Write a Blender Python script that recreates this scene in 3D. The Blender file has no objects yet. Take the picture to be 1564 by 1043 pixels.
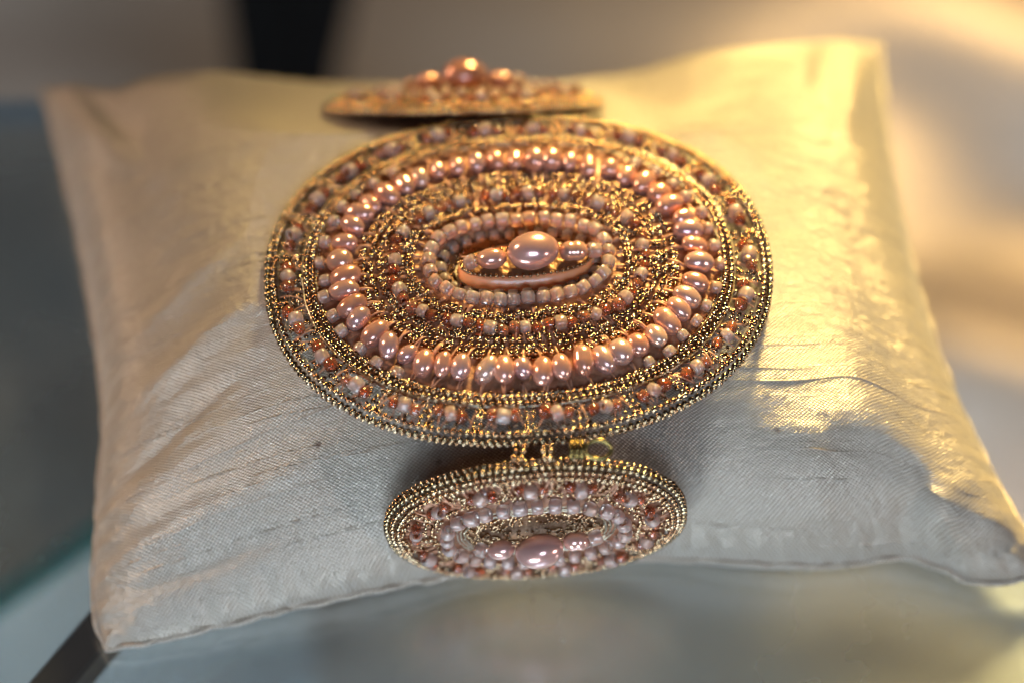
import bpy, math, random
import numpy as np
from mathutils import Vector, Matrix, Quaternion, noise

random.seed(7); np.random.seed(7)
S = 0.001                                   # everything below is written in millimetres
scene = bpy.context.scene
C = scene.collection

# ------------------------------------------------------------------ camera
ELEV = math.radians(57.0)
DIST = 337.0
AIM = Vector((-0.6, -7.4, 31.0))
VIEW = Vector((0, -math.cos(ELEV), math.sin(ELEV)))      # from the aim point towards the camera
CAMPOS = AIM + VIEW * DIST
RIGHT = Vector((1, 0, 0)); UP = Vector((0, math.sin(ELEV), math.cos(ELEV)))
cam = bpy.data.cameras.new('camera'); camo = bpy.data.objects.new('camera', cam); C.objects.link(camo)
cam.lens = 100; cam.sensor_width = 36
cam.clip_start = 0.01; cam.clip_end = 20
camo.location = CAMPOS * S
camo.rotation_euler = VIEW.to_track_quat('Z', 'Y').to_euler()
cam.dof.use_dof = True; cam.dof.focus_distance = (DIST + 1.2) * S; cam.dof.aperture_fstop = 5.6
cam.dof.aperture_blades = 0
scene.camera = camo

# ------------------------------------------------------------------ world and lamps
world = bpy.data.worlds.new('World'); scene.world = world; world.use_nodes = True
bg = world.node_tree.nodes['Background']
bg.inputs[0].default_value = (0.60, 0.61, 0.66, 1); bg.inputs[1].default_value = 0.045

def area(name, loc, aim, size, power, col, sizey=None, spread=None):
    l = bpy.data.lights.new(name, 'AREA'); l.size = size * S; l.energy = power; l.color = col
    if sizey: l.shape = 'RECTANGLE'; l.size_y = sizey * S
    else: l.shape = 'DISK'
    if spread: l.spread = math.radians(spread)
    o = bpy.data.objects.new(name, l); C.objects.link(o)
    o.location = Vector(loc) * S
    o.rotation_euler = (Vector(loc) - Vector(aim)).to_track_quat('Z', 'Y').to_euler()
    return o
# small warm display lamp behind the pillow, to the right
area('warm_display_lamp', (105, 330, 235), (98, 0, 26), 92, 0.74, (1.0, 0.77, 0.29), spread=40)
# window light falling in from the front
area('window_light', (50, -455, 375), (0, -20, 20), 190, 1.6, (0.54, 0.75, 1.0), sizey=130)
# small white lamp low at the right front
area('white_lamp', (330, -215, 120), (0, -10, 30), 40, 0.36, (1.0, 0.90, 0.88))
# dim warm lamp from the left
area('dim_warm_lamp', (-400, 130, 270), (-40, 0, 20), 60, 0.085, (1.0, 0.72, 0.48), spread=40)
# unseen fill lights added below the shelf: warm back right, cool front, faint left
area('under_shelf_fill_warm', (120, 240, -20), (95, 175, -150), 90, 0.125, (1.0, 0.68, 0.28), spread=120)
area('under_shelf_fill_cool', (-60, -210, -30), (30, -40, -150), 120, 1.1, (0.70, 0.86, 1.0), spread=130)
area('under_shelf_fill_left', (-260, 170, -30), (-110, 180, -150), 80, 0.07, (0.95, 0.93, 1.0), spread=120)
scene.view_settings.view_transform = 'Standard'; scene.view_settings.look = 'None'
scene.view_settings.exposure = 0.0; scene.view_settings.gamma = 1.0
scene.view_settings.use_curve_mapping = False
scene.render.engine = 'CYCLES'
scene.cycles.max_bounces = 10; scene.cycles.transparent_max_bounces = 12
scene.cycles.sample_clamp_indirect = 6.0

# ------------------------------------------------------------------ materials
def mat(name, col=(0.5, 0.5, 0.5), rough=0.5, metal=0.0, **kw):
    m = bpy.data.materials.new(name); m.use_nodes = True
    b = m.node_tree.nodes['Principled BSDF']
    b.inputs['Base Color'].default_value = (*col, 1); b.inputs['Roughness'].default_value = rough
    b.inputs['Metallic'].default_value = metal
    for k, v in kw.items():
        b.inputs[k.replace('_', ' ')].default_value = v
    return m, m.node_tree, b
def N(nt, typ, **kw):
    n = nt.nodes.new(typ)
    for k, v in kw.items():
        if k.startswith('in_'):
            key = k[3:]; key = int(key) if key.isdigit() else key.replace('_', ' ')
            n.inputs[key].default_value = v
        else: setattr(n, k, v)
    return n
def L(nt, a, b): nt.links.new(a, b)
def ramp(nt, fac, stops):
    r = nt.nodes.new('ShaderNodeValToRGB'); e = r.color_ramp.elements
    while len(e) < len(stops): e.new(0.5)
    for el, (p, c) in zip(e, stops): el.position = p; el.color = (*c, 1)
    L(nt, fac, r.inputs[0]); return r
def vary(nt, b, stops, seed_noise=None):
    """per-object colour differences"""
    oi = N(nt, 'ShaderNodeObjectInfo'); r = ramp(nt, oi.outputs['Random'], stops); L(nt, r.outputs[0], b.inputs['Base Color'])
    return r

M = {}
# antiqued gold glass-metal beads
m, nt, b = mat('gold_bead', (0.46, 0.30, 0.16), 0.07, 1.0)
g = N(nt, 'ShaderNodeNewGeometry'); r = ramp(nt, g.outputs['Random Per Island'], [(0, (0.30, 0.15, 0.075)), (0.4, (0.44, 0.27, 0.145)), (1, (0.60, 0.43, 0.27))])
L(nt, r.outputs[0], b.inputs['Base Color']); M['gold'] = m
m, nt, b = mat('gold_rim_bead', (0.50, 0.36, 0.21), 0.07, 1.0)
vary(nt, b, [(0, (0.30, 0.195, 0.10)), (0.6, (0.42, 0.29, 0.165)), (1, (0.56, 0.41, 0.25))]); M['goldrim'] = m
m, nt, b = mat('bright_gold_wire', (0.62, 0.52, 0.38), 0.28, 1.0); M['wire'] = m
m, nt, b = mat('bronze_wire', (0.22, 0.15, 0.05), 0.25, 1.0); M['bronze'] = m
# freshwater pearl
m, nt, b = mat('pearl', (0.72, 0.40, 0.30), 0.21, 0.0)
vary(nt, b, [(0, (0.56, 0.22, 0.14)), (0.3, (0.70, 0.32, 0.22)), (0.6, (0.72, 0.37, 0.29)), (0.75, (0.54, 0.30, 0.30)), (0.9, (0.78, 0.50, 0.38)), (1, (0.60, 0.24, 0.15))])
b.inputs['Metallic'].default_value = 0.55
b.inputs['Subsurface Weight'].default_value = 0.2; b.inputs['Subsurface Radius'].default_value = (1.0, 0.45, 0.3); b.inputs['Subsurface Scale'].default_value = 0.0006
b.inputs['Coat Weight'].default_value = 0.5; b.inputs['Coat Roughness'].default_value = 0.10; b.inputs['Coat IOR'].default_value = 1.6
b.inputs['Thin Film Thickness'].default_value = 420.0; b.inputs['Thin Film IOR'].default_value = 1.5
b.inputs['Specular IOR Level'].default_value = 0.8
tc = N(nt, 'ShaderNodeTexCoord'); nz = N(nt, 'ShaderNodeTexNoise', in_Scale=420.0, in_Detail=3.0); L(nt, tc.outputs['Object'], nz.inputs['Vector'])
bp = N(nt, 'ShaderNodeBump', in_Strength=0.10, in_Distance=0.0004); L(nt, nz.outputs[0], bp.inputs['Height']); L(nt, bp.outputs[0], b.inputs['Normal'])
ramp_n = [n for n in nt.nodes if n.type == 'VALTORGB'][0]
nz = N(nt, 'ShaderNodeTexNoise', in_Scale=330.0, in_Detail=2.0); oi = N(nt, 'ShaderNodeObjectInfo'); av = N(nt, 'ShaderNodeVectorMath', operation='ADD')
L(nt, tc.outputs['Object'], av.inputs[0]); L(nt, oi.outputs['Location'], av.inputs[1]); L(nt, av.outputs[0], nz.inputs['Vector'])
fr = ramp(nt, nz.outputs[0], [(0.38, (0, 0, 0)), (0.68, (0.7, 0.7, 0.7))])
pm = N(nt, 'ShaderNodeMix', data_type='RGBA'); L(nt, fr.outputs[0], pm.inputs[0]); L(nt, ramp_n.outputs[0], pm.inputs[6]); pm.inputs[7].default_value = (0.72, 0.40, 0.33, 1); L(nt, pm.outputs[2], b.inputs['Base Color'])
M['pearl'] = m
# opal glass seed bead
m, nt, b = mat('opal_glass', (0.90, 0.74, 0.70), 0.06, 0.0, IOR=1.5)
vary(nt, b, [(0, (0.82, 0.57, 0.49)), (0.5, (0.86, 0.67, 0.62)), (1, (0.83, 0.56, 0.45))])
b.inputs['Transmission Weight'].default_value = 0.74
b.inputs['Subsurface Weight'].default_value = 0.6; b.inputs['Subsurface Radius'].default_value = (1, 0.7, 0.6); b.inputs['Subsurface Scale'].default_value = 0.0011
M['opal'] = m
# clear copper-amber seed bead
m, nt, b = mat('amber_glass', (0.60, 0.17, 0.07), 0.07, 0.0, IOR=1.52)
vary(nt, b, [(0, (0.50, 0.15, 0.07)), (0.5, (0.62, 0.24, 0.12)), (1, (0.66, 0.32, 0.20))])
b.inputs['Transmission Weight'].default_value = 0.8; M['amber'] = m
# metal lining of the bead holes, seen through the glass
m, nt, b = mat('silver_lining', (0.92, 0.78, 0.70), 0.28, 1.0); M['silver'] = m
m, nt, b = mat('copper_lining', (0.80, 0.36, 0.20), 0.25, 1.0); M['copper'] = m
# smoky bezel beads under the white ring
m, nt, b = mat('smoke_glass', (0.52, 0.38, 0.32), 0.08, 0.0, IOR=1.5, Transmission_Weight=0.6); M['smoke'] = m
# copper thread
m, nt, b = mat('copper_thread', (0.60, 0.28, 0.15), 0.40, 0.3); b.inputs['Sheen Weight'].default_value = 0.3; M['thread'] = m
# brown stitched backing
m, nt, b = mat('backing', (0.20, 0.085, 0.045), 0.45, 0.35)
tc = N(nt, 'ShaderNodeTexCoord'); nz = N(nt, 'ShaderNodeTexNoise', in_Scale=700.0, in_Detail=4.0); L(nt, tc.outputs['Object'], nz.inputs['Vector'])
r = ramp(nt, nz.outputs[0], [(0.3, (0.24, 0.10, 0.05)), (0.55, (0.44, 0.20, 0.11)), (0.75, (0.56, 0.32, 0.20))]); L(nt, r.outputs[0], b.inputs['Base Color'])
bp = N(nt, 'ShaderNodeBump', in_Strength=0.7, in_Distance=0.0005); L(nt, nz.outputs[0], bp.inputs['Height']); L(nt, bp.outputs[0], b.inputs['Normal']); M['backing'] = m
# gold cloth floor of the bezel
m, nt, b = mat('gold_cloth', (0.27, 0.13, 0.06), 0.42, 0.6)
tc = N(nt, 'ShaderNodeTexCoord'); nz = N(nt, 'ShaderNodeTexNoise', in_Scale=900.0, in_Detail=3.0); L(nt, tc.outputs['Object'], nz.inputs['Vector'])
bp = N(nt, 'ShaderNodeBump', in_Strength=0.8, in_Distance=0.0005); L(nt, nz.outputs[0], bp.inputs['Height']); L(nt, bp.outputs[0], b.inputs['Normal']); M['goldcloth'] = m
# salmon plinth
m, nt, b = mat('salmon_shell', (0.95, 0.36, 0.15), 0.42, 0.0); b.inputs['Subsurface Weight'].default_value = 0.4
b.inputs['Subsurface Radius'].default_value = (1, 0.4, 0.2); b.inputs['Subsurface Scale'].default_value = 0.0015; b.inputs['Coat Weight'].default_value = 0.3; M['salmon'] = m

# champagne dupioni silk: woven thread relief, slubs, two thread colours
def silk(name, base_a, base_b, pitch=0.50, weave=0.55, use_uv=True):
    m, nt, b = mat(name, base_a, 0.34, 0.40)
    tc = N(nt, 'ShaderNodeTexCoord'); src = tc.outputs['UV'] if use_uv else tc.outputs['Object']
    # slight waviness of the threads
    wn = N(nt, 'ShaderNodeTexNoise', in_Scale=0.06, in_Detail=2.0); L(nt, src, wn.inputs['Vector'])
    wv = N(nt, 'ShaderNodeVectorMath', operation='MULTIPLY_ADD'); wv.inputs[1].default_value = (1.3, 1.3, 0); L(nt, wn.outputs['Color'], wv.inputs[0]); L(nt, src, wv.inputs[2])
    sp = N(nt, 'ShaderNodeSeparateXYZ'); L(nt, wv.outputs[0], sp.inputs[0])
    def sine(o, p):
        a = N(nt, 'ShaderNodeMath', operation='MULTIPLY'); a.inputs[1].default_value = 2 * math.pi / p; L(nt, o, a.inputs[0])
        s = N(nt, 'ShaderNodeMath', operation='SINE'); L(nt, a.outputs[0], s.inputs[0]); return s.outputs[0]
    sx = sine(sp.outputs['X'], pitch); sy = sine(sp.outputs['Y'], pitch * 0.86)
    wv2 = N(nt, 'ShaderNodeMath', operation='MULTIPLY'); L(nt, sx, wv2.inputs[0]); L(nt, sy, wv2.inputs[1])
    # slubs: long thin lumps running along x
    mp = N(nt, 'ShaderNodeMapping'); mp.inputs['Scale'].default_value = (0.022, 1.0, 1); L(nt, wv.outputs[0], mp.inputs['Vector'])
    sl = N(nt, 'ShaderNodeTexNoise', in_Scale=1.0, in_Detail=3.0, in_Roughness=0.6); L(nt, mp.outputs[0], sl.inputs['Vector'])
    mp2 = N(nt, 'ShaderNodeMapping'); mp2.inputs['Scale'].default_value = (0.9, 2.4, 1); L(nt, wv.outputs[0], mp2.inputs['Vector'])
    sl2 = N(nt, 'ShaderNodeTexNoise', in_Scale=1.0, in_Detail=2.0); L(nt, mp2.outputs[0], sl2.inputs['Vector'])
    slr = ramp(nt, sl.outputs[0], [(0.58, (0, 0, 0)), (0.67, (1, 1, 1))])
    sl2r = ramp(nt, sl2.outputs[0], [(0.46, (0, 0, 0)), (0.60, (1, 1, 1))])
    slub = N(nt, 'ShaderNodeMath', operation='MULTIPLY'); L(nt, slr.outputs[0], slub.inputs[0]); L(nt, sl2r.outputs[0], slub.inputs[1])
    # colour: warp / weft tint + darker slub yarn
    f = N(nt, 'ShaderNodeMath', operation='MULTIPLY_ADD'); f.inputs[1].default_value = 0.5; f.inputs[2].default_value = 0.5; L(nt, wv2.outputs[0], f.inputs[0])
    mx = N(nt, 'ShaderNodeMix', data_type='RGBA'); L(nt, f.outputs[0], mx.inputs[0]); mx.inputs[6].default_value = (*base_a, 1); mx.inputs[7].default_value = (*base_b, 1)
    mx2 = N(nt, 'ShaderNodeMix', data_type='RGBA'); L(nt, slub.outputs[0], mx2.inputs[0]); L(nt, mx.outputs[2], mx2.inputs[6]); mx2.inputs[7].default_value = tuple(c * 1.35 for c in base_a) + (1,)
    # scattered dark specks (husk in the yarn)
    vo = N(nt, 'ShaderNodeTexVoronoi', in_Scale=0.075); L(nt, src, vo.inputs['Vector'])
    vr = ramp(nt, vo.outputs['Distance'], [(0.022, (1, 1, 1)), (0.045, (0, 0, 0))])
    mx3 = N(nt, 'ShaderNodeMix', data_type='RGBA'); L(nt, vr.outputs[0], mx3.inputs[0]); L(nt, mx2.outputs[2], mx3.inputs[6]); mx3.inputs[7].default_value = (0.10, 0.06, 0.04, 1)
    L(nt, mx3.outputs[2], b.inputs['Base Color'])
    # crumple relief
    cr = N(nt, 'ShaderNodeTexNoise', in_Scale=0.45, in_Detail=5.0, in_Roughness=0.6); L(nt, src, cr.inputs['Vector'])
    h1 = N(nt, 'ShaderNodeMath', operation='MULTIPLY_ADD'); h1.inputs[1].default_value = 1.6; L(nt, slub.outputs[0], h1.inputs[0]); L(nt, f.outputs[0], h1.inputs[2])
    h2 = N(nt, 'ShaderNodeMath', operation='MULTIPLY_ADD'); h2.inputs[1].default_value = 4.5; L(nt, cr.outputs[0], h2.inputs[0]); L(nt, h1.outputs[0], h2.inputs[2])
    bp = N(nt, 'ShaderNodeBump', in_Strength=weave, in_Distance=0.00014); L(nt, h2.outputs[0], bp.inputs['Height']); L(nt, bp.outputs[0], b.inputs['Normal'])
    b.inputs['Specular IOR Level'].default_value = 0.75
    b.inputs['Sheen Weight'].default_value = 0.25; b.inputs['Sheen Roughness'].default_value = 0.35
    b.inputs['Anisotropic'].default_value = 0.5
    return m
M['silk'] = silk('champagne_silk', (0.215, 0.165, 0.122), (0.50, 0.415, 0.33), weave=0.9)
M['drape'] = silk('drape_silk', (0.42, 0.35, 0.29), (0.46, 0.39, 0.33), pitch=1.2, weave=0.3)
m, nt, b = mat('slub_yarn', (0.33, 0.265, 0.21), 0.42, 0.3); M['slub'] = m
m, nt, b = mat('black_metal', (0.018, 0.018, 0.02), 0.35, 0.6)
tc = N(nt, 'ShaderNodeTexCoord'); nz = N(nt, 'ShaderNodeTexNoise', in_Scale=60.0, in_Detail=4.0); L(nt, tc.outputs['Object'], nz.inputs['Vector'])
r = ramp(nt, nz.outputs[0], [(0.3, (0.28, 0.28, 0.28)), (0.7, (0.45, 0.45, 0.45))]); L(nt, r.outputs[0], b.inputs['Roughness']); M['blackmetal'] = m
m, nt, b = mat('gap_black', (0.006, 0.006, 0.007), 0.9); b.inputs['Specular IOR Level'].default_value = 0.1; M['gapblack'] = m  # matte black of the block that fills the dark gap
m, nt, b = mat('glass_edge', (0.02, 0.22, 0.20), 0.15, 0.0, IOR=1.5); M['edge'] = m
# shelf glass: half-mirrored, the rest passes through
def glass(name, ior, tint, floor_refl):
    m = bpy.data.materials.new(name); m.use_nodes = True; nt = m.node_tree
    nt.nodes.remove(nt.nodes['Principled BSDF']); out = nt.nodes['Material Output']
    fr = N(nt, 'ShaderNodeFresnel', in_IOR=ior); tr = N(nt, 'ShaderNodeBsdfTransparent'); tr.inputs[0].default_value = (*tint, 1)
    gl = N(nt, 'ShaderNodeBsdfGlossy'); gl.inputs['Roughness'].default_value = 0.035; gl.inputs['Color'].default_value = (0.84, 0.92, 1.0, 1)
    tc = N(nt, 'ShaderNodeTexCoord'); nz = N(nt, 'ShaderNodeTexNoise', in_Scale=35.0, in_Detail=5.0); L(nt, tc.outputs['Object'], nz.inputs['Vector'])
    r = ramp(nt, nz.outputs[0], [(0.35, (0.20, 0.20, 0.20)), (0.7, (0.32, 0.32, 0.32))]); L(nt, r.outputs[0], gl.inputs['Roughness'])
    ad = N(nt, 'ShaderNodeMath', operation='ADD'); ad.inputs[1].default_value = floor_refl; ad.use_clamp = True; L(nt, fr.outputs[0], ad.inputs[0])
    mx = N(nt, 'ShaderNodeMixShader'); L(nt, ad.outputs[0], mx.inputs[0]); L(nt, tr.outputs[0], mx.inputs[1]); L(nt, gl.outputs[0], mx.inputs[2]); L(nt, mx.outputs[0], out.inputs[0])
    return m
M['glass'] = glass('coated_shelf_glass', 1.5, (0.58, 0.68, 0.76), 0.36)
M['glass_low'] = glass('clear_shelf_glass', 1.5, (0.90, 0.95, 0.94), 0.0)

# ------------------------------------------------------------------ mesh helpers
def mesh(name, v, f, material, smooth=True, uv=None):
    me = bpy.data.meshes.new(name)
    v = np.asarray(v, dtype=np.float64) * S
    f = [tuple(int(i) for i in q) for q in f]
    me.from_pydata(v.tolist(), [], f)
    if uv is not None:
        ul = me.uv_layers.new(name='UVMap'); li = np.zeros(len(me.loops), dtype=np.int32); me.loops.foreach_get('vertex_index', li)
        ul.data.foreach_set('uv', np.asarray(uv, dtype=np.float32)[li].ravel())
    if smooth: me.polygons.foreach_set('use_smooth', [True] * len(me.polygons))
    me.materials.append(material); me.update(); return me
def obj(name, me, parent=None, loc=(0, 0, 0), rot=None, scale=None):
    o = bpy.data.objects.new(name, me); C.objects.link(o); o.parent = parent
    o.location = Vector(loc) * S
    if rot is not None: o.rotation_mode = 'QUATERNION'; o.rotation_quaternion = rot
    if scale is not None: o.scale = scale
    return o
def tag(o, label=None, cat=None, kind=None, group=None):
    if label: o['label'] = label
    if cat: o['category'] = cat
    if kind: o['kind'] = kind
    if group: o['group'] = group
    return o
def lathe(profile, n, closed=True):
    """profile [(r, z)], axis z"""
    v, f = [], []; k = len(profile)
    for i in range(n):
        a = 2 * math.pi * i / n
        for r, z in profile: v.append((r * math.cos(a), r * math.sin(a), z))
    for i in range(n):
        j = (i + 1) % n
        for q in range(k if closed else k - 1):
            p = (q + 1) % k
            f.append((i * k + q, j * k + q, j * k + p, i * k + p))
    return v, f
def seed_profile(R, r_in, h, round_=0.75, n=14):
    """rounded donut section"""
    cx = (R + r_in) / 2; ax = (R - r_in) / 2; out = []
    for i in range(n):
        t = 2 * math.pi * i / n; c, s = math.cos(t), math.sin(t)
        e = 2 / (2 + 1.2 * (1 - round_) * 3)
        out.append((cx + ax * math.copysign(abs(c) ** e, c), h / 2 * math.copysign(abs(s) ** e, s)))
    return out
def ico(level):
    t = (1 + 5 ** 0.5) / 2
    v = [(-1, t, 0), (1, t, 0), (-1, -t, 0), (1, -t, 0), (0, -1, t), (0, 1, t), (0, -1, -t), (0, 1, -t), (t, 0, -1), (t, 0, 1), (-t, 0, -1), (-t, 0, 1)]
    v = [Vector(p).normalized() for p in v]
    f = [(0, 11, 5), (0, 5, 1), (0, 1, 7), (0, 7, 10), (0, 10, 11), (1, 5, 9), (5, 11, 4), (11, 10, 2), (10, 7, 6), (7, 1, 8), (3, 9, 4), (3, 4, 2), (3, 2, 6), (3, 6, 8), (3, 8, 9), (4, 9, 5), (2, 4, 11), (6, 2, 10), (8, 6, 7), (9, 8, 1)]
    for _ in range(level):
        cache, nf = {}, []
        def mid(a, b):
            k = (min(a, b), max(a, b))
            if k not in cache: cache[k] = len(v); v.append(((v[a] + v[b]) / 2).normalized())
            return cache[k]
        for a, b_, c in f:
            x, y, z = mid(a, b_), mid(b_, c), mid(c, a); nf += [(a, x, z), (b_, y, x), (c, z, y), (x, y, z)]
        f = nf
    return np.array([tuple(p) for p in v]), np.array(f)
ICO1, ICO2 = ico(1), ico(2)
def balls(name, pts, material, parent, lvl=ICO2):
    """pts: list of (x, y, z, radius) joined into one mesh of separate beads"""
    V, F = lvl; n = len(V); vs, fs = [], []
    for i, (x, y, z, r) in enumerate(pts):
        sq = np.array([r * random.uniform(0.93, 1.07), r * random.uniform(0.93, 1.07), r * random.uniform(0.88, 1.02)])
        vs.append(V * sq + np.array([x, y, z])); fs.append(F + i * n)
    o = obj(name, mesh(name, np.concatenate(vs), np.concatenate(fs), material), parent); o['kind'] = 'stuff'; return o
def tube_data(path, r, n=6, closed=False, up=(0.13, 0.21, 0.97)):
    P = [Vector(p) for p in path]; k = len(P); v, f = [], []
    up = Vector(up)
    for i in range(k):
        if closed: d = P[(i + 1) % k] - P[i - 1]
        else: d = P[min(i + 1, k - 1)] - P[max(i - 1, 0)]
        d.normalize(); s = d.cross(up).normalized(); w = s.cross(d)
        for j in range(n):
            a = 2 * math.pi * j / n; v.append(tuple(P[i] + (s * math.cos(a) + w * math.sin(a)) * r))
    for i in range(k if closed else k - 1):
        q = (i + 1) % k
        for j in range(n):
            f.append((i * n + j, i * n + (j + 1) % n, q * n + (j + 1) % n, q * n + j))
    if not closed:
        f.append(tuple(range(n))[::-1]); f.append(tuple((k - 1) * n + j for j in range(n)))
    return v, f
def join(parts):
    V, F, o = [], [], 0
    for v, f in parts:
        V += list(v); F += [tuple(i + o for i in q) for q in f]; o += len(v)
    return V, F
def box_data(x0, x1, y0, y1, z0, z1):
    v = [(x, y, z) for z in (z0, z1) for y in (y0, y1) for x in (x0, x1)]
    return v, [(0, 2, 3, 1), (4, 5, 7, 6), (0, 1, 5, 4), (2, 6, 7, 3), (0, 4, 6, 2), (1, 3, 7, 5)]

# pixel of the photograph -> point at height z (used to measure the place)
def at(px, py, z):
    x = (px - 782.0) / 1564 * 36; y = (521.5 - py) / 1564 * 36
    d = RIGHT * x + UP * y - VIEW * 100
    t = (z - CAMPOS.z) / d.z
    return CAMPOS + d * t

# ------------------------------------------------------------------ the pillow
YAW = math.radians(3.5)
def polyline(pts, n):
    P = np.array(pts, dtype=float)
    # Catmull-Rom through the points, resampled evenly
    Q = []
    for i in range(len(P) - 1):
        p0 = P[max(i - 1, 0)]; p1 = P[i]; p2 = P[i + 1]; p3 = P[min(i + 2, len(P) - 1)]
        for t in np.linspace(0, 1, 24, endpoint=False):
            Q.append(0.5 * ((2 * p1) + (-p0 + p2) * t + (2 * p0 - 5 * p1 + 4 * p2 - p3) * t * t + (-p0 + 3 * p1 - 3 * p2 + p3) * t ** 3))
    Q.append(P[-1]); Q = np.array(Q)
    s = np.concatenate([[0], np.cumsum(np.linalg.norm(np.diff(Q, axis=0), axis=1))]); s /= s[-1]
    u = np.linspace(0, 1, n)
    return np.stack([np.interp(u, s, Q[:, k]) for k in range(3)], axis=1)
NU, NV = 340, 260
ZF, ZB = 4.5, 15.0
def pts(lst, k=1.0): return [tuple(at(x, y, z * k)) for x, y, z in lst]
front = polyline(pts([(160, 993, 3.0), (250, 975, 4), (340, 955, 4.5), (520, 912, 6), (700, 878, 4), (850, 862, 3), (1000, 852, 4), (1180, 862, 6), (1290, 862, 6), (1380, 850, 7), (1440, 868, 6), (1490, 888, 5), (1560, 884, 6), (1612, 872, 5)], 0.6), NU)
back = polyline(pts([(66, 142, 10), (110, 136, 11), (180, 146, 10), (240, 132, 10), (420, 130, 10), (600, 140, 9), (760, 140, 9), (900, 125, 10), (1050, 105, 10), (1180, 82, 11), (1270, 68, 11), (1345, 72, 10)]), NU)
left = polyline(pts([(160, 993, 1.8), (143, 915, 3.4), (150, 760, 7), (157, 620, 9), (132, 430, 9), (100, 280, 9.5), (66, 142, 10)]), NV)
right = polyline(pts([(1612, 872, 3), (1552, 790, 7), (1490, 672, 8), (1440, 556, 9), (1400, 430, 9.5), (1372, 300, 10), (1352, 180, 10), (1345, 72, 10)]), NV)
U, V_ = np.meshgrid(np.linspace(0, 1, NU), np.linspace(0, 1, NV))          # rows = v
coons = ((1 - V_)[..., None] * front[None] + V_[..., None] * back[None] + (1 - U)[..., None] * left[:, None] + U[..., None] * right[:, None]
         - ((1 - U) * (1 - V_))[..., None] * front[0] - (U * (1 - V_))[..., None] * front[-1] - ((1 - U) * V_)[..., None] * back[0] - (U * V_)[..., None] * back[-1])
su, sv = 2 * U - 1, 2 * V_ - 1
def bulge(su, sv):
    return np.maximum((1 - np.abs(su) ** 3.2) * (1 - np.abs(sv) ** 2.6), 0) ** 0.62
T = 21.0
top = coons.copy(); top[..., 2] += T * bulge(su, sv)
# folds: radiating from the corners, and soft creases on the front slope
def ridge(x, y, x0, y0, x1, y1, w, h):
    """a soft fold along a segment in (u, v)"""
    dx, dy = x1 - x0, y1 - y0; l2 = dx * dx + dy * dy
    t = np.clip(((x - x0) * dx + (y - y0) * dy) / l2, 0, 1)
    d = np.hypot(x - (x0 + t * dx), (y - (y0 + t * dy)))
    return h * np.exp(-(d / w) ** 2) * np.sin(np.pi * np.clip(t * 0.9 + 0.1, 0, 1)) ** 0.7
fold = np.zeros_like(U)
for a in [(0.03, 0.30, 0.28, 0.44, 0.022, 0.9), (0.02, 0.40, 0.22, 0.52, 0.02, 0.7), (0.02, 0.16, 0.30, 0.24, 0.025, 0.9), (0.01, 0.10, 0.26, 0.13, 0.02, 1.0),
          (0.02, 0.05, 0.22, 0.07, 0.012, -0.8), (0.03, 0.20, 0.2, 0.30, 0.014, -0.6), (0.98, 0.05, 0.80, 0.20, 0.05, 0.25), (0.98, 0.10, 0.78, 0.12, 0.025, -0.6), (0.97, 0.22, 0.72, 0.30, 0.03, 0.12),
          (0.05, 0.97, 0.10, 0.80, 0.018, -1.6), (0.02, 0.90, 0.09, 0.72, 0.02, 1.2), (0.94, 0.97, 0.90, 0.78, 0.02, -1.4), (0.97, 0.9, 0.92, 0.7, 0.018, 1.0),
          (0.86, 0.0, 0.93, 0.13, 0.018, 1.5), (0.91, 0.02, 1.0, 0.07, 0.014, -1.4), (0.83, 0.01, 0.88, 0.10, 0.014, -0.9), (0.60, 0.03, 0.64, 0.22, 0.02, 0.6), (0.68, 0.02, 0.74, 0.2, 0.02, -0.6), (0.76, 0.02, 0.78, 0.16, 0.016, 0.5)]:
    fold += ridge(U, V_, *a)
flat = [(float(a), float(b)) for a, b in zip(U.ravel(), V_.ravel())]
nz1 = np.array([noise.noise(Vector((a * 5.0, b * 8.0, 0.3))) for a, b in flat]).reshape(U.shape)
nz2 = np.array([noise.noise(Vector((a * 9.0 + b * 3, b * 26.0 - a * 4, 4.1))) for a, b in flat]).reshape(U.shape)
edge = np.minimum(np.minimum(U, 1 - U), np.minimum(V_, 1 - V_))
ef = np.clip(edge / 0.05, 0, 1)
top[..., 2] += (fold * 0.85 + nz1 * 0.32 + nz2 * (0.16 + 0.26 * (1 - U) * np.clip(1 - V_ / 0.35, 0, 1))) * ef
# seam pucker
puck = np.sin(U * 210 + 3 * nz1) * np.clip(1 - np.minimum(V_, 1 - V_) / 0.04, 0, 1) + np.sin(V_ * 150) * np.clip(1 - np.minimum(U, 1 - U) / 0.04, 0, 1)
top[..., 2] += 0.42 * puck * (0.6 + nz2) * np.clip(edge / 0.008, 0, 1)
# the bracelet presses the cushion down under its panels
def press(cx, cy, cz, slope, a, b, soft):
    x, y = top[..., 0] - cx, top[..., 1] - cy
    r = np.sqrt((x / a) ** 2 + (y / b) ** 2); w = np.clip((1.9 - r) / 0.85, 0, 1); w = w * w * (3 - 2 * w)
    lim = cz + slope * y; z = top[..., 2]; d = np.maximum(z - lim, 0)
    top[..., 2] = z - w * d
press(0.2, 2.9, 28.4, 0.0, 31, 24, 1)
press(-6.9, 34.5, 21.2, -0.80, 20, 15, 1)
def top_at(x, y):
    """height of the silk under a point"""
    d = (top[..., 0] - x) ** 2 + (top[..., 1] - y) ** 2; i = np.unravel_index(np.argmin(d), d.shape)
    return float(top[i][2])
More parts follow.
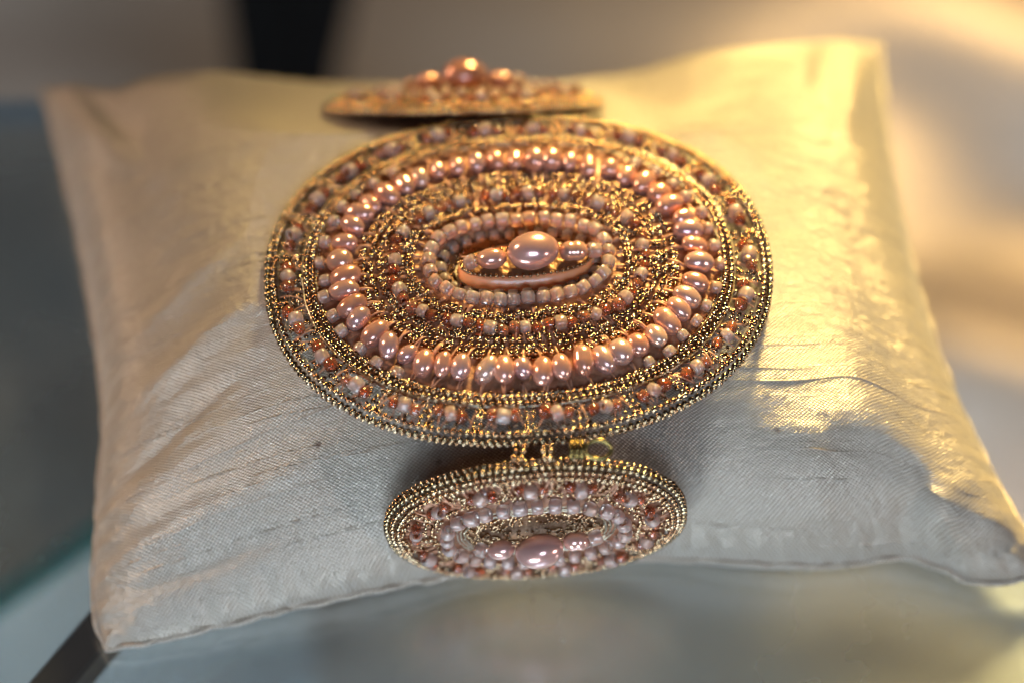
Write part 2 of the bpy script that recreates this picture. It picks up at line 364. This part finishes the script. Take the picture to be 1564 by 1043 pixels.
# underside, resting on the shelf
low = coons[::4, ::4].copy(); b2 = bulge(su, sv)[::4, ::4]
low[..., 2] = np.maximum(low[..., 2] - 16 * b2, 0.6)
def grid_faces(nu, nv, flip=False):
    f = []
    for j in range(nv - 1):
        for i in range(nu - 1):
            q = (j * nu + i, j * nu + i + 1, (j + 1) * nu + i + 1, (j + 1) * nu + i)
            f.append(q[::-1] if flip else q)
    return f
# fabric coordinates in millimetres
uvmm = np.stack([U * 105 + 3 * (V_ - 0.5) , V_ * 96], axis=-1).reshape(-1, 2)

pillow = bpy.data.objects.new('pillow', None); C.objects.link(pillow)
tag(pillow, 'champagne silk pillow with pinched corners, the bracelet wrapped over it', 'pillow')
obj('silk_cover', mesh('silk_cover', top.reshape(-1, 3), grid_faces(NU, NV), M['silk'], uv=uvmm), pillow)
nlv, nlu = low.shape[:2]
obj('silk_underside', mesh('silk_underside', low.reshape(-1, 3), grid_faces(nlu, nlv, True), M['silk'], uv=np.stack([U * 105, V_ * 96], -1)[::4, ::4].reshape(-1, 2)), pillow)
loop = [tuple(p) for p in front[:-1]] + [tuple(p) for p in right[:-1]] + [tuple(p) for p in back[::-1][:-1]] + [tuple(p) for p in left[::-1][:-1]]
loop = [(x + 0.3 * noise.noise(Vector((x * .35, y * .35, 1))), y + 0.3 * noise.noise(Vector((x * .35, y * .35, 7))), z + 0.45 * noise.noise(Vector((x * .5, y * .5, 3)))) for x, y, z in loop]
tv, tf = tube_data(loop, 0.42, 7, True)
obj('edge_seam', mesh('edge_seam', tv, tf, M['silk'], uv=[(p[0] * 1.0, p[1] * 1.0) for p in tv]), pillow)

# thick slub yarns lying in the weave
def slub(u0, u1, v0, v1, r):
    n = 90; path, rad = [], []
    sd = random.random() * 50
    for i in range(n):
        t = i / (n - 1); u = u0 + (u1 - u0) * t; vv = v0 + (v1 - v0) * t + 0.003 * noise.noise(Vector((t * 4, sd, 0)))
        q = top[int(round(np.clip(vv, 0, 1) * (NV - 1))), int(round(u * (NU - 1)))]
        a = top[int(round(np.clip(vv, 0, 1) * (NV - 1))), min(int(u * (NU - 1)) + 1, NU - 1)]
        fy = np.clip(vv, 0, 1) * (NV - 1); fx = u * (NU - 1); j0, i0 = min(int(fy), NV - 2), min(int(fx), NU - 2); dy, dx = fy - j0, fx - i0
        q = (top[j0, i0] * (1 - dx) + top[j0, i0 + 1] * dx) * (1 - dy) + (top[j0 + 1, i0] * (1 - dx) + top[j0 + 1, i0 + 1] * dx) * dy
        path.append(tuple(q)); rad.append(0.5 * r * (0.25 + max(0, 0.9 * noise.noise(Vector((t * 26 * (u1 - u0) + sd, 3.3, sd))) + 0.45)) * min(1, 8 * t, 8 * (1 - t)))
    tv, tf = tube_data(path, 1.0, 6)
    tv = [tuple(np.array(path[k // 6]) + (np.array(p) - np.array(path[k // 6])) * max(rad[k // 6], 0.004)) for k, p in enumerate(tv)]
    return obj('slub_yarn', mesh('slub_yarn', tv, tf, M['slub']), pillow)
for a in [(0.60, 0.995, 0.205, 0.235, 0.24), (0.56, 0.86, 0.262, 0.275, 0.10), (0.63, 0.93, 0.300, 0.305, 0.08), (0.70, 0.97, 0.125, 0.11, 0.17), (0.64, 0.80, 0.232, 0.236, 0.12), (0.74, 0.99, 0.33, 0.345, 0.07),
          (0.08, 0.30, 0.17, 0.205, 0.16), (0.03, 0.18, 0.245, 0.27, 0.14), (0.05, 0.27, 0.10, 0.115, 0.15), (0.12, 0.22, 0.36, 0.37, 0.14), (0.10, 0.16, 0.47, 0.475, 0.16), (0.78, 0.9, 0.44, 0.445, 0.12), (0.2, 0.34, 0.27, 0.275, 0.11), (0.82, 0.95, 0.55, 0.55, 0.12)]:
    slub(*a)

# ------------------------------------------------------------------ bracelet
bracelet = bpy.data.objects.new('bracelet', None); C.objects.link(bracelet)
bracelet.location = Vector((0, 0, 30)) * S
tag(bracelet, 'beaded bracelet of three oval panels with peach pearls and gold beads', 'bracelet')

def lined(me, lin, r_lim):
    me.materials.append(M[lin])
    for pl in me.polygons:
        if all(math.hypot(me.vertices[i].co.x, me.vertices[i].co.y) < r_lim * S for i in pl.vertices): pl.material_index = 1
    return me
opal_mesh = [lined(mesh('opal_seed', *lathe(seed_profile(1.0, 0.36, h, rd), 18), M['opal']), 'silver', 0.47) for h, rd in ((1.55, 0.93), (1.7, 0.86), (1.42, 0.97))]
amber_mesh = [lined(mesh('amber_seed', *lathe(seed_profile(0.78, 0.24, h, rd), 16), M['amber']), 'copper', 0.33) for h, rd in ((1.15, 0.95), (1.3, 0.85))]
smoke_mesh = mesh('smoke_seed', *lathe(seed_profile(0.95, 0.35, 1.4, 0.9), 16), M['smoke'])
gold_mesh = mesh('gold_round', ICO2[0] * 1.0, ICO2[1], M['goldrim'])
def pearl_mesh(kind, ax, ay, az, seed):
    v, f = [], []; nu, nv = 28, 18
    for j in range(nv + 1):
        t = math.pi * j / nv
        for i in range(nu):
            p = 2 * math.pi * i / nu
            d = Vector((math.cos(t), math.sin(t) * math.cos(p), math.sin(t) * math.sin(p)))     # long axis x
            r = 1 + 0.05 * noise.noise(d * 1.3 + Vector((seed, 0, 0)))
            if kind == 'ringed': r -= 0.06 * math.exp(-((d.x - 0.15) / 0.13) ** 2)
            if kind == 'peanut': r -= 0.13 * math.exp(-((d.x) / 0.22) ** 2)
            if kind == 'button': r += 0.06 * (1 - abs(d.x)) - 0.05 * (d.x > 0.8)
            v.append((d.x * ax * r, d.y * ay * r, d.z * az * r))
    for j in range(nv):
        for i in range(nu):
            q = (i + 1) % nu; f.append((j * nu + i, j * nu + q, (j + 1) * nu + q, (j + 1) * nu + i))
    return mesh('pearl', v, f, M['pearl'])
ring_pearls = [pearl_mesh('plain', 1.72, 1.22, 1.25, 1), pearl_mesh('ringed', 1.66, 1.25, 1.2, 2), pearl_mesh('button', 1.55, 1.28, 1.25, 3), pearl_mesh('plain', 1.60, 1.15, 1.15, 4), pearl_mesh('ringed', 1.78, 1.18, 1.2, 5)]
big_pearl = pearl_mesh('plain', 3.15, 2.32, 2.25, 6); small_pearl = pearl_mesh('plain', 1.82, 1.30, 1.30, 7); peanut_pearl = pearl_mesh('peanut', 1.75, 1.32, 1.32, 8)

def blunt(a, b, t):
    """point on an oval whose ends are a little blunter than an ellipse's, the more so the narrower it is"""
    e = 0.91 - 0.14 * max(0.0, min(1.0, a / b - 1.28)); c, q = math.cos(t), math.sin(t)
    return a * math.copysign(abs(c) ** e, c), b * math.copysign(abs(q) ** e, q)
def ellipse(a, b, n, phase=0.0):
    """n points at even arc length: (x, y, tangent angle)"""
    t = np.linspace(0, 2 * math.pi, 2001); xy = np.array([blunt(a, b, q) for q in t]); x, y = xy[:, 0], xy[:, 1]
    s = np.concatenate([[0], np.cumsum(np.hypot(np.diff(x), np.diff(y)))]); Ltot = s[-1]
    u = (np.arange(n) + phase) / n * Ltot; tt = np.interp(u % Ltot, s, t)
    out = []
    for q in tt:
        (x0, y0), (x1, y1), (xm, ym) = blunt(a, b, q - 0.01), blunt(a, b, q + 0.01), blunt(a, b, q)
        out.append((xm, ym, math.atan2(y1 - y0, x1 - x0)))
    return out, Ltot

class Panel:
    def __init__(s, a, b, kb, dome, bend, loc, rot, label):
        s.a, s.b, s.kb, s.dm, s.bend = a, b, kb, dome, bend
        s.loc, s.rot, s.label = loc, rot, label
    def ab(s, d): return s.a - d, s.b - s.kb * d
    def z(s, x, y, d):
        r = d / s.a
        return s.dm * (1 - (1 - min(r / 0.64, 1)) ** 1.7) - s.bend * y * y
    def ring(s, d, n, phase=0.0, dz=0.0, jit=0.0):
        pp, _ = ellipse(*s.ab(d), n, phase); out = []
        for x, y, t in pp:
            x += random.gauss(0, jit); y += random.gauss(0, jit)
            out.append((x, y, s.z(x, y, d) + dz + random.gauss(0, jit), t))
        return out
    def length(s, d): return ellipse(*s.ab(d), 4)[1]
def axis_quat(axis, spin=0.0):
    return Vector(axis).to_track_quat('Z', 'Y') @ Quaternion((0, 0, 1), spin)
def place_panel(p, solid_d0, floor_d, sink):
    """the stitched backing is the panel's own mesh: a domed sheet with a sunk centre"""
    ds = np.concatenate([np.linspace(solid_d0, floor_d, 16), [floor_d + 0.5]]); n = 120; v, f = [], []
    for k, d in enumerate(ds):
        a, b = p.ab(d)
        for i in range(n):
            t = 2 * math.pi * i / n; x, y = blunt(a, b, t)
            zz = p.z(x, y, d) - 0.15 - (sink if k == len(ds) - 1 else 0)
            v.append((x, y, zz))
    c = len(v); v.append((0, 0, p.dm - sink - 0.15))
    for k in range(len(ds) - 1):
        for i in range(n):
            j = (i + 1) % n; f.append((k * n + i, k * n + j, (k + 1) * n + j, (k + 1) * n + i))
    k = len(ds) - 1
    for i in range(n): f.append((k * n + i, k * n + (i + 1) % n, c))
    o = obj('oval_panel', mesh('oval_panel', v, f, M['backing']), bracelet, p.loc, p.rot)
    o.location = (Vector(p.loc) - Vector((0, 0, 30))) * S
    o.data.materials.append(M['goldcloth'])
    for q, pl in enumerate(o.data.polygons): pl.material_index = 1 if q >= (len(ds) - 2) * n else 0
    tag(o, p.label); p.o = o; p.sink = sink; return o
def gold_row(p, name, d, dia, dz=0.0, jit=0.02, fill=1.0, n=None, gapf=None):
    n = n or int(p.length(d) / (dia * 1.03)); P = []
    for i, (x, y, z, t) in enumerate(p.ring(d, n, 0.0, dz, jit)):
        if random.random() > fill or (gapf and gapf(i)): continue
        P.append((x, y, z, dia / 2 * random.uniform(0.92, 1.06)))
    return P
def rim(p, d, dia, dz):
    n = int(p.length(d) / (dia * 1.02))
    for x, y, z, t in p.ring(d, n, 0.3, dz, 0.012):
        k = dia / 2 * random.uniform(0.94, 1.06)
        obj('gold_bead', gold_mesh, p.o, (x, y, z), axis_quat((math.cos(t), math.sin(t), 0.1), random.random() * 6), (k, k, k * 0.93))
def wire(p, ds, r, dz, name='gold_wire', wob=0.04, m='wire'):
    parts = []
    for d in ds:
        parts.append(tube_data([(x, y, z) for x, y, z, t in p.ring(d, 170, 0, dz, wob)], r, 5, True))
    return obj(name, mesh(name, *join(parts), M[m]), p.o)
def clusters(p, d, n, phase, dz, wk=1.0, ak=1.0):
    """amber - opal - amber along the ring"""
    sp = p.length(d) / n
    for x, y, z, t in p.ring(d, n, phase, dz, 0.12):
        tx, ty = math.cos(t), math.sin(t); tilt = random.gauss(0, 0.25)
        o = obj('opal_seed_bead', random.choice(opal_mesh), p.o, (x, y, z + 0.35), axis_quat((tx + random.gauss(0, .25), ty + random.gauss(0, .25), tilt), random.random() * 6), (wk * random.uniform(.9, 1.08),) * 3)
        for sgn in (-1, 1):
            off = (1.42 * wk + random.uniform(-0.08, 0.18)) * sgn; k = ak * random.uniform(0.85, 1.05)
            ra = random.gauss(0, 0.22)
            obj('amber_seed_bead', random.choice(amber_mesh), p.o, (x + tx * off - ty * ra, y + ty * off + tx * ra, z + random.uniform(-0.1, 0.3)), axis_quat((tx + random.gauss(0, .35), ty + random.gauss(0, .35), random.gauss(0, .3)), random.random() * 6), (k,) * 3)
    return sp
def spokes(p, d0, d1, n, phase, dia, pairs=2, dz=0.1, sep=0.42):
    """radial strings of small gold beads"""
    P = []; k = max(2, int((d1 - d0) / (dia * 0.95)))
    ring0, ring1 = p.ring(d0, n, phase), p.ring(d1, n, phase)
    for A, B in zip(ring0, ring1):
        t = A[3]
        for q in range(pairs):
            off = (q - (pairs - 1) / 2) * sep * 2; w = random.gauss(0, 0.15)
            for i in range(k + 1):
                u = i / k
                x = A[0] * (1 - u) + B[0] * u + math.cos(t) * (off + w * u) + random.gauss(0, .05); y = A[1] * (1 - u) + B[1] * u + math.sin(t) * (off + w * u) + random.gauss(0, .05)
                z = A[2] * (1 - u) + B[2] * u + dz + random.gauss(0, .06)
                P.append((x, y, z, dia / 2 * random.uniform(.85, 1.08)))
    return P
def threads(p, name, d0, d1, n, arch=0.5, r=0.09, phase=0.5, spread=0.5, per=2):
    parts = []
    R0, R1 = p.ring(d0, n, phase), p.ring(d1, n, phase)
    for A, B in zip(R0, R1):
        for _ in range(per):
            t = A[3]; o0, o1 = random.gauss(0, spread), random.gauss(0, spread); hh = arch * random.uniform(0.3, 1.3); path = []
            for i in range(6):
                u = i / 5; o = o0 * (1 - u) + o1 * u
                path.append((A[0] * (1 - u) + B[0] * u + math.cos(t) * o, A[1] * (1 - u) + B[1] * u + math.sin(t) * o, A[2] * (1 - u) + B[2] * u + hh * math.sin(math.pi * u) + 0.05))
            parts.append(tube_data(path, r * random.uniform(0.7, 1.3), 5))
    o = obj(name, mesh(name, *join(parts), M['thread']), p.o); o['kind'] = 'stuff'; return o
def scatter(p, d0, d1, n, dia, dz0, dz1):
    P = []
    for _ in range(n):
        d = random.uniform(d0, d1); a, b = p.ab(d); t = random.uniform(0, 2 * math.pi)
        x, y = blunt(a, b, t)
        P.append((x, y, p.z(x, y, d) + random.uniform(dz0, dz1), dia / 2 * random.uniform(0.75, 1.15)))
    return P
def opal_ring(p, d, n, dz, k, front_radial=True):
    for x, y, z, t in p.ring(d, n, 0.25, dz, 0.06):
        th = math.atan2(y / p.ab(d)[1], x / p.ab(d)[0])
        rx, ry = math.sin(t), -math.cos(t)
        if front_radial and math.sin(th) < -0.35: ax = (rx + random.gauss(0, .15), ry + random.gauss(0, .15), -0.35)
        else: ax = (math.cos(t) + random.gauss(0, .08), math.sin(t) + random.gauss(0, .08), random.gauss(0, .08))
        obj('opal_seed_bead', random.choice(opal_mesh), p.o, (x, y, z), axis_quat(ax, random.random() * 6), (k * random.uniform(.95, 1.06),) * 3)
def centre(p, zt, ox, k, plinth=True):
    """the three pearls lying along the middle, an opal bead at each end"""
    z0 = p.dm - p.sink - 0.1
    if plinth:
        v, f = [], []; n = 64; lv = [(8.3, 3.3, 0), (8.2, 3.1, 0.5), (7.9, 2.45, 1.2), (7.7, 2.05, 1.42), (7.2, 1.7, 1.46)]
        for a, b, h in lv:
            for i in range(n):
                t = 2 * math.pi * i / n
                e = 0.8; x = a * math.copysign(abs(math.cos(t)) ** e, math.cos(t)); y = b * math.copysign(abs(math.sin(t)) ** e, math.sin(t))
                v.append((x * k + ox * 0.5, y * k - 0.25 + 0.035 * x, z0 + h * k + 0.06 * noise.noise(Vector((x, y * 2, h)))))
        for q in range(len(lv) - 1):
            for i in range(n): f.append((q * n + i, q * n + (i + 1) % n, (q + 1) * n + (i + 1) % n, (q + 1) * n + i))
        f.append(tuple((len(lv) - 1) * n + i for i in range(n)))
        pm = mesh('salmon_plinth', v, f, M['salmon']); pm.materials.append(M['goldcloth'])
        for q, pl in enumerate(pm.polygons): pl.material_index = 1 if q >= 3 * n else 0
        obj('salmon_plinth', pm, p.o)
        P = []
        for i in range(58):
            t = 2 * math.pi * i / 58; x, y = 7.75 * math.cos(t), 2.1 * math.sin(t)
            P.append((x * k + ox * 0.5, y * k - 0.25 + 0.035 * x, z0 + 1.55 * k + random.gauss(0, .03), 0.26))
        balls('gold_bead_line', P, M['gold'], p.o)
        path = [(8.5 * k * math.cos(t) + ox * .5, 3.6 * k * math.sin(t) - 0.25 + 0.3 * math.cos(t), z0 + 0.15 + random.gauss(0, .04)) for t in np.linspace(0, 2 * math.pi, 60, endpoint=False)]
        obj('bezel_wire', mesh('bezel_wire', *tube_data(path, 0.16, 6, True), M['wire']), p.o)
    zb = z0 + (1.46 * k if plinth else 0.8)
    tilt = 0.05
    def put(me, x, h, name='pearl', sc=1.0, rot=None):
        obj(name, me, p.o, (x * k + ox, tilt * x * k - 0.35, zb + h), rot or Quaternion((0, 0, 1), tilt + random.gauss(0, .08)), (sc,) * 3)
    put(big_pearl, 0, 2.0 * k + zt, sc=k); put(small_pearl, -4.95, 1.15 * k + zt, sc=k); put(peanut_pearl, 4.85, 1.2 * k + zt, sc=k)
    put(opal_mesh[0], -7.5, 0.8 + zt, 'opal_seed_bead', 0.92, axis_quat((1, .1, 0.5))); put(opal_mesh[1], 7.35, 0.9 + zt, 'opal_seed_bead', 0.95, axis_quat((1, .1, -0.3)))
    path = [((x) * k + ox, tilt * x * k + 0.3, zb + 1.1 * k + zt) for x in (-8.6, -5, 0, 5, 8.4)]
    obj('stringing_wire', mesh('stringing_wire', *tube_data(path, 0.1, 5), M['thread']), p.o)

# ---- the large middle panel
zp = 29.6
mainp = Panel(30.8, 24.0, 0.91, 2.1, 0.0010, (0.2, 3.6, zp), Quaternion((0, 0, 1), YAW), 'large oval panel on top of the pillow, ringed with peach pearls')
p = mainp
place_panel(p, 4.7, 20.9, 1.1)
rim(p, 0.4, 0.86, 0.0)
G = gold_row(p, '', 0.45, 0.80, -0.75) + gold_row(p, '', 1.15, 0.80, 0.42)
balls('gold_rim_row', G, M['gold'], p.o)
wire(p, (1.75,), 0.06, 0.1, 'rim_wire', 0.02)
nC = 26
clusters(p, 3.15, nC, 0.0, 0.45, 0.92, 1.04)
G = spokes(p, 1.7, 4.8, nC, 0.5, 0.66, 2, 0.25, 0.36) + spokes(p, 1.7, 2.5, nC * 2, 0.25, 0.55, 1, 0.0) + spokes(p, 3.9, 4.9, nC * 2, 0.25, 0.55, 1, 0.1)
balls('gold_spokes', G, M['gold'], p.o)
threads(p, 'copper_threads', 1.9, 4.8, 70, 0.5, 0.075, spread=0.9, per=2)
G = gold_row(p, '', 5.15, 0.80, 0.45) + gold_row(p, '', 5.9, 0.80, 0.6) + gold_row(p, '', 6.5, 0.6, 0.3, 0.08, 0.7)
balls('gold_band', G, M['gold'], p.o)
wire(p, (4.72, 6.35), 0.075, 0.5, 'band_wire', 0.03)
nP = 50
for i, (x, y, z, t) in enumerate(p.ring(9.55, nP, 0.35, 0.75, 0.2)):
    rx, ry = -math.sin(t), math.cos(t)      # inward
    ang = math.atan2(ry, rx) + random.gauss(0, 0.2)
    q = Quaternion((0, 0, 1), ang) @ Quaternion((0, 1, 0), -0.22 + random.gauss(0, .1)) @ Quaternion((1, 0, 0), random.random() * 6.28)
    k = random.uniform(0.88, 1.16)
    obj('pearl', random.choice(ring_pearls), p.o, (x, y, z), q, (k,) * 3)
    th = math.atan2(y / p.ab(9.55)[1], x / p.ab(9.55)[0])
    if abs(math.cos(th)) > 0.58:
        ox = 2.45
        obj('opal_seed_bead', random.choice(opal_mesh), p.o, (x - rx * ox, y - ry * ox, z - 0.45), axis_quat((rx, ry, 0.25), random.random() * 6), (0.80 * random.uniform(.92, 1.05),) * 3)
threads(p, 'pearl_threads', 10.6, 13.0, nP, 0.55, 0.11, 0.35, 0.22, 2)
threads(p, 'outer_pearl_threads', 6.2, 8.2, nP, 0.4, 0.10, 0.35, 0.25, 2)
G = spokes(p, 12.1, 14.0, nP, 0.85, 0.74, 2, 0.35, 0.40) + gold_row(p, '', 11.7, 0.66, 0.0, 0.1, 0.7)
balls('gold_bead_groups', G, M['gold'], p.o)
balls('gold_filler_beads', scatter(p, 1.9, 4.9, 620, 0.52, -0.35, 0.5) + scatter(p, 11.4, 14.4, 420, 0.55, 0.0, 0.5) + scatter(p, 14.3, 18.4, 520, 0.52, 0.0, 0.7), M['gold'], p.o, ICO1)
clusters(p, 15.75, 19, 0.3, 0.35, 0.86, 0.98)
G = spokes(p, 14.4, 17.4, 18, 0.8, 0.62, 2, 0.35, 0.36) + gold_row(p, '', 17.35, 0.66, 0.3, 0.10, 0.85) + gold_row(p, '', 17.85, 0.60, 0.55, 0.12, 0.8) + gold_row(p, '', 14.6, 0.55, 0.1, 0.2, 0.6)
balls('inner_gold_beads', G, M['gold'], p.o)
threads(p, 'inner_copper_threads', 13.8, 18.0, 56, 0.35, 0.08, spread=0.7, per=2)
opal_ring(p, 20.0, 33, 0.7, 0.90)
for x, y, z, t in p.ring(21.4, 26, 0.0, -0.55, 0.05):
    obj('smoky_seed_bead', smoke_mesh, p.o, (x, y, z), axis_quat((math.cos(t), math.sin(t), 0), 0), (0.9,) * 3)
balls('bezel_gold_beads', scatter(p, 20.9, 24.6, 300, 0.40, -1.25, -0.95), M['gold'], p.o, ICO1)
threads(p, 'bezel_threads', 17.4, 19.0, 34, 0.3, 0.16, 0.25, 0.12, 2)
centre(p, 0.35, 1.7, 1.0)

# ---- the two smaller panels
def small_panel(loc, rot, label, detail=True):
    p = Panel(18.2, 13.0, 0.90, 1.0, 0.0, loc, rot, label)
    place_panel(p, 1.9, 9.2, 0.4)
    if detail: rim(p, 0.35, 0.86, -0.1)
    G = ([] if detail else gold_row(p, '', 0.35, 0.86, -0.1)) + (gold_row(p, '', 0.35, 0.78, -0.85) if detail else []) + gold_row(p, '', 1.05, 0.78, 0.35) + gold_row(p, '', 1.75, 0.74, 0.6) + gold_row(p, '', 2.3, 0.6, 0.5, 0.08, 0.7)
    balls('gold_rim_row', G, M['gold'], p.o)
    clusters(p, 4.0, 13, 0.15, 0.55, 0.9, 0.95)
    G = spokes(p, 2.3, 5.6, 13, 0.65, 0.6, 2, 0.2, 0.36) + gold_row(p, '', 5.7, 0.6, 0.35, 0.1, 0.8)
    balls('gold_spokes', G + scatter(p, 2.4, 6.6, 420, 0.5, 0.0, 0.5), M['gold'], p.o, ICO1)
    threads(p, 'copper_threads', 2.2, 6.0, 46, 0.5, 0.08, spread=0.8, per=2)
    opal_ring(p, 7.5, 27, 0.85, 0.92, False)
    wire(p, (8.7, 9.2, 9.7), 0.10, 0.2, 'bezel_wire', 0.06)
    G = gold_row(p, '', 9.9, 0.5, -0.3, 0.05) + gold_row(p, '', 11.2, 0.5, -0.3, 0.06) + [q for q in scatter(p, 9.3, 13.8, 420, 0.42, -0.55, -0.25)]
    balls('bezel_gold_beads', G, M['gold'], p.o)
    centre(p, 0.6, 0.3, 0.93, False)
    return p
def frame_quat(normal, xdir):
    n = Vector(normal).normalized(); x = Vector(xdir); x = (x - n * x.dot(n)).normalized(); y = n.cross(x)
    return Matrix((x, y, n)).transposed().to_quaternion()
fa = math.radians(1)
frontp = small_panel((2.2, -23.4, 15.8), frame_quat((0.03, -math.cos(fa), math.sin(fa)), (1, 0, 0.13)), 'smaller oval panel hanging down the front of the pillow')
ba = math.radians(42)
backp = small_panel((-6.9, 35.0, 21.9), frame_quat((-0.02, math.cos(ba), math.sin(ba)), (1, 0.02, 0)), 'smaller oval panel sloping down the far side of the pillow', False)
# joints between panels: short strings of gold beads, and the wire loop
def joint(A, B, cols, sag):
    P = []; A, B = Vector(A), Vector(B); n = max(3, int((B - A).length / 0.72))
    for c in cols:
        for i in range(n + 1):
            u = i / n; q = A.lerp(B, u); P.append((q.x + c + random.gauss(0, .06), q.y + random.gauss(0, .05), q.z - 30 + sag * math.sin(math.pi * u), 0.38))
    return balls('hinge_beads', P, M['gold'], bracelet)
JF = (3.2, -20.8, 29.2); 
joint(JF, (3.0, -23.2, 28.6), (-3.4, -2.5, 0, 0.85, 3.2), 0.7)
joint((-4.5, 23.6, 29.0), (-4.5, 25.4, 29.2), (-3, -2, 0, 0.9, 3, 3.9), 0.5)
ringp = []
Lc = Vector((9.4, -22.0, 29.2 - 30)) + UP * 0.75 + VIEW * 0.9
tv, tf = tube_data([tuple(Lc + RIGHT * (1.5 * math.cos(t)) + (UP * 0.9 + VIEW * 0.3) * (1.2 * math.sin(t))) for t in np.linspace(0, 2 * math.pi, 40, endpoint=False)], 0.27, 8, True, VIEW * 0.9 - UP * 0.3)
ringp.append((tv, tf))
for k in range(3):
    ringp.append(tube_data([tuple(Lc + RIGHT * (-1.9 - 0.6 * k) + UP * (1.0 * math.sin(t)) + VIEW * (0.8 * math.cos(t))) for t in np.linspace(0, 2 * math.pi, 24, endpoint=False)], 0.27, 7, True, RIGHT))
lo = obj('wire_loop', mesh('wire_loop', *join(ringp), M['bronze']), bracelet); tag(lo, 'bronze wire loop at the joint of the front panel')

# ------------------------------------------------------------------ shelf, drape and what stands behind
def shelf_data():
    c, l, r = at(1240, 128, 0), at(-2200, 200, 0), at(1660, 1060, 0)     # far corner and the two edges leaving it, under the pillow
    r = c + (r - c) * 2.0; q = [(l.x, r.y), (r.x, r.y), (l.x, l.y), (c.x, c.y)]
    v = [(x, y, z) for z in (-6.0, 0.0) for x, y in q]
    return v, [(0, 2, 3, 1), (4, 5, 7, 6), (0, 1, 5, 4), (2, 6, 7, 3), (0, 4, 6, 2), (1, 3, 7, 5)]
shelf = obj('glass_shelf', mesh('glass_shelf', *shelf_data(), M['glass'], smooth=False)); shelf['kind'] = 'structure'
shelf.data.materials.append(M['glass_low'])
for k, pl in enumerate(shelf.data.polygons): pl.material_index = (1, 0, 1, 1, 1, 1)[k]
# draped cloth on the floor of the case, below the shelf
nx, ny = 220, 200; X, Y = np.meshgrid(np.linspace(-420, 520, nx), np.linspace(-420, 560, ny))
Z = np.full_like(X, -150.0); fl = list(zip(X.ravel(), Y.ravel()))
nzA = np.array([noise.noise(Vector((a * 0.006, b * 0.008, 1.7))) for a, b in fl]).reshape(X.shape)
nzB = np.array([noise.noise(Vector((a * 0.018 + b * .004, b * 0.03, 8.7))) for a, b in fl]).reshape(X.shape)
Z += 12 * nzA + 7 * nzB + 9 * np.sin((Y * 0.9 + X * 0.25) * 0.075 + 2.5 * nzA) * np.clip((X - 20) / 120, 0, 1)
drape = obj('display_cloth', mesh('display_cloth', np.stack([X, Y, Z], -1).reshape(-1, 3), grid_faces(nx, ny), M['drape'], uv=np.stack([X, Y], -1).reshape(-1, 2))); drape['kind'] = 'structure'
# black shelf bar at the lower left, under the glass
b0, b1 = at(95, 1043, -3), at(190, 930, -3)
dirv = (b1 - b0).normalized(); A = b0 - dirv * 60; B = b0 + dirv * 45; sd = Vector((-dirv.y, dirv.x, 0))
v = []
prof = [(-2.4, -5), (2.4, -5), (2.4, -0.6), (1.9, -0.1), (-1.9, -0.1), (-2.4, -0.6)]
for q in (A, B):
    for o_, h in prof: v.append((q.x + sd.x * o_, q.y + sd.y * o_, h))
f = [(i, (i + 1) % 6, 6 + (i + 1) % 6, 6 + i) for i in range(6)] + [(5, 4, 3, 2, 1, 0), (6, 7, 8, 9, 10, 11)]
bar = bpy.data.objects.new('shelf_bar', mesh('shelf_bar', v, f, M['blackmetal'], smooth=False)); C.objects.link(bar)
tag(bar, 'black metal shelf bar at the lower left corner, under the glass', 'bar')
# upright glass pane below the shelf, its green edge on top
e0, e1 = at(-60, 952, -45), at(420, 625, -45)
d = (e1 - e0).normalized(); n = Vector((-d.y, d.x, 0)).normalized(); A = e0 - d * 40; B = e1
def slab(z0, z1, w):
    v = [(q.x + n.x * o_, q.y + n.y * o_, z) for z in (z0, z1) for q in (A, B) for o_ in (-w, w)]
    return v, [(0, 2, 3, 1), (4, 5, 7, 6), (0, 1, 5, 4), (2, 6, 7, 3), (0, 4, 6, 2), (1, 3, 7, 5)]
pane = obj('glass_pane', mesh('glass_pane', *slab(-140, -46.0, 2.0), M['glass_low'], smooth=False))
tag(pane, 'upright glass pane with a green edge, blurred beyond the lower left of the pillow', 'glass pane')
obj('pane_edge', mesh('pane_edge', *slab(-45.9, -45.0, 2.0), M['edge'], smooth=False), pane)
# black block on the cloth, standing in for the dark gap behind the pillow
c0 = at(458, 60, -95); v = []
for h, w0, w1, dp in ((-150, -15, 5, 7.0), (-122, -13.5, 4.5, 6.0), (-95, -12, 7.5, 6), (-66, -12, 13, 6), (-63, -11, 12, 5)):
    v += [(c0.x + w0, c0.y - dp, h), (c0.x + w1, c0.y - dp, h), (c0.x + w1, c0.y + dp, h), (c0.x + w0, c0.y + dp, h)]
f = [(3, 2, 1, 0), (16, 17, 18, 19)] + [(4 * q + i, 4 * q + (i + 1) % 4, 4 * q + 4 + (i + 1) % 4, 4 * q + 4 + i) for q in range(4) for i in range(4)]
blk = obj('dark_gap_block', mesh('dark_gap_block', v, f, M['gapblack'], smooth=False))
tag(blk, 'black flaring block standing in for the dark gap behind the pillow at upper left', 'dark block')
bpy.context.view_layer.update()
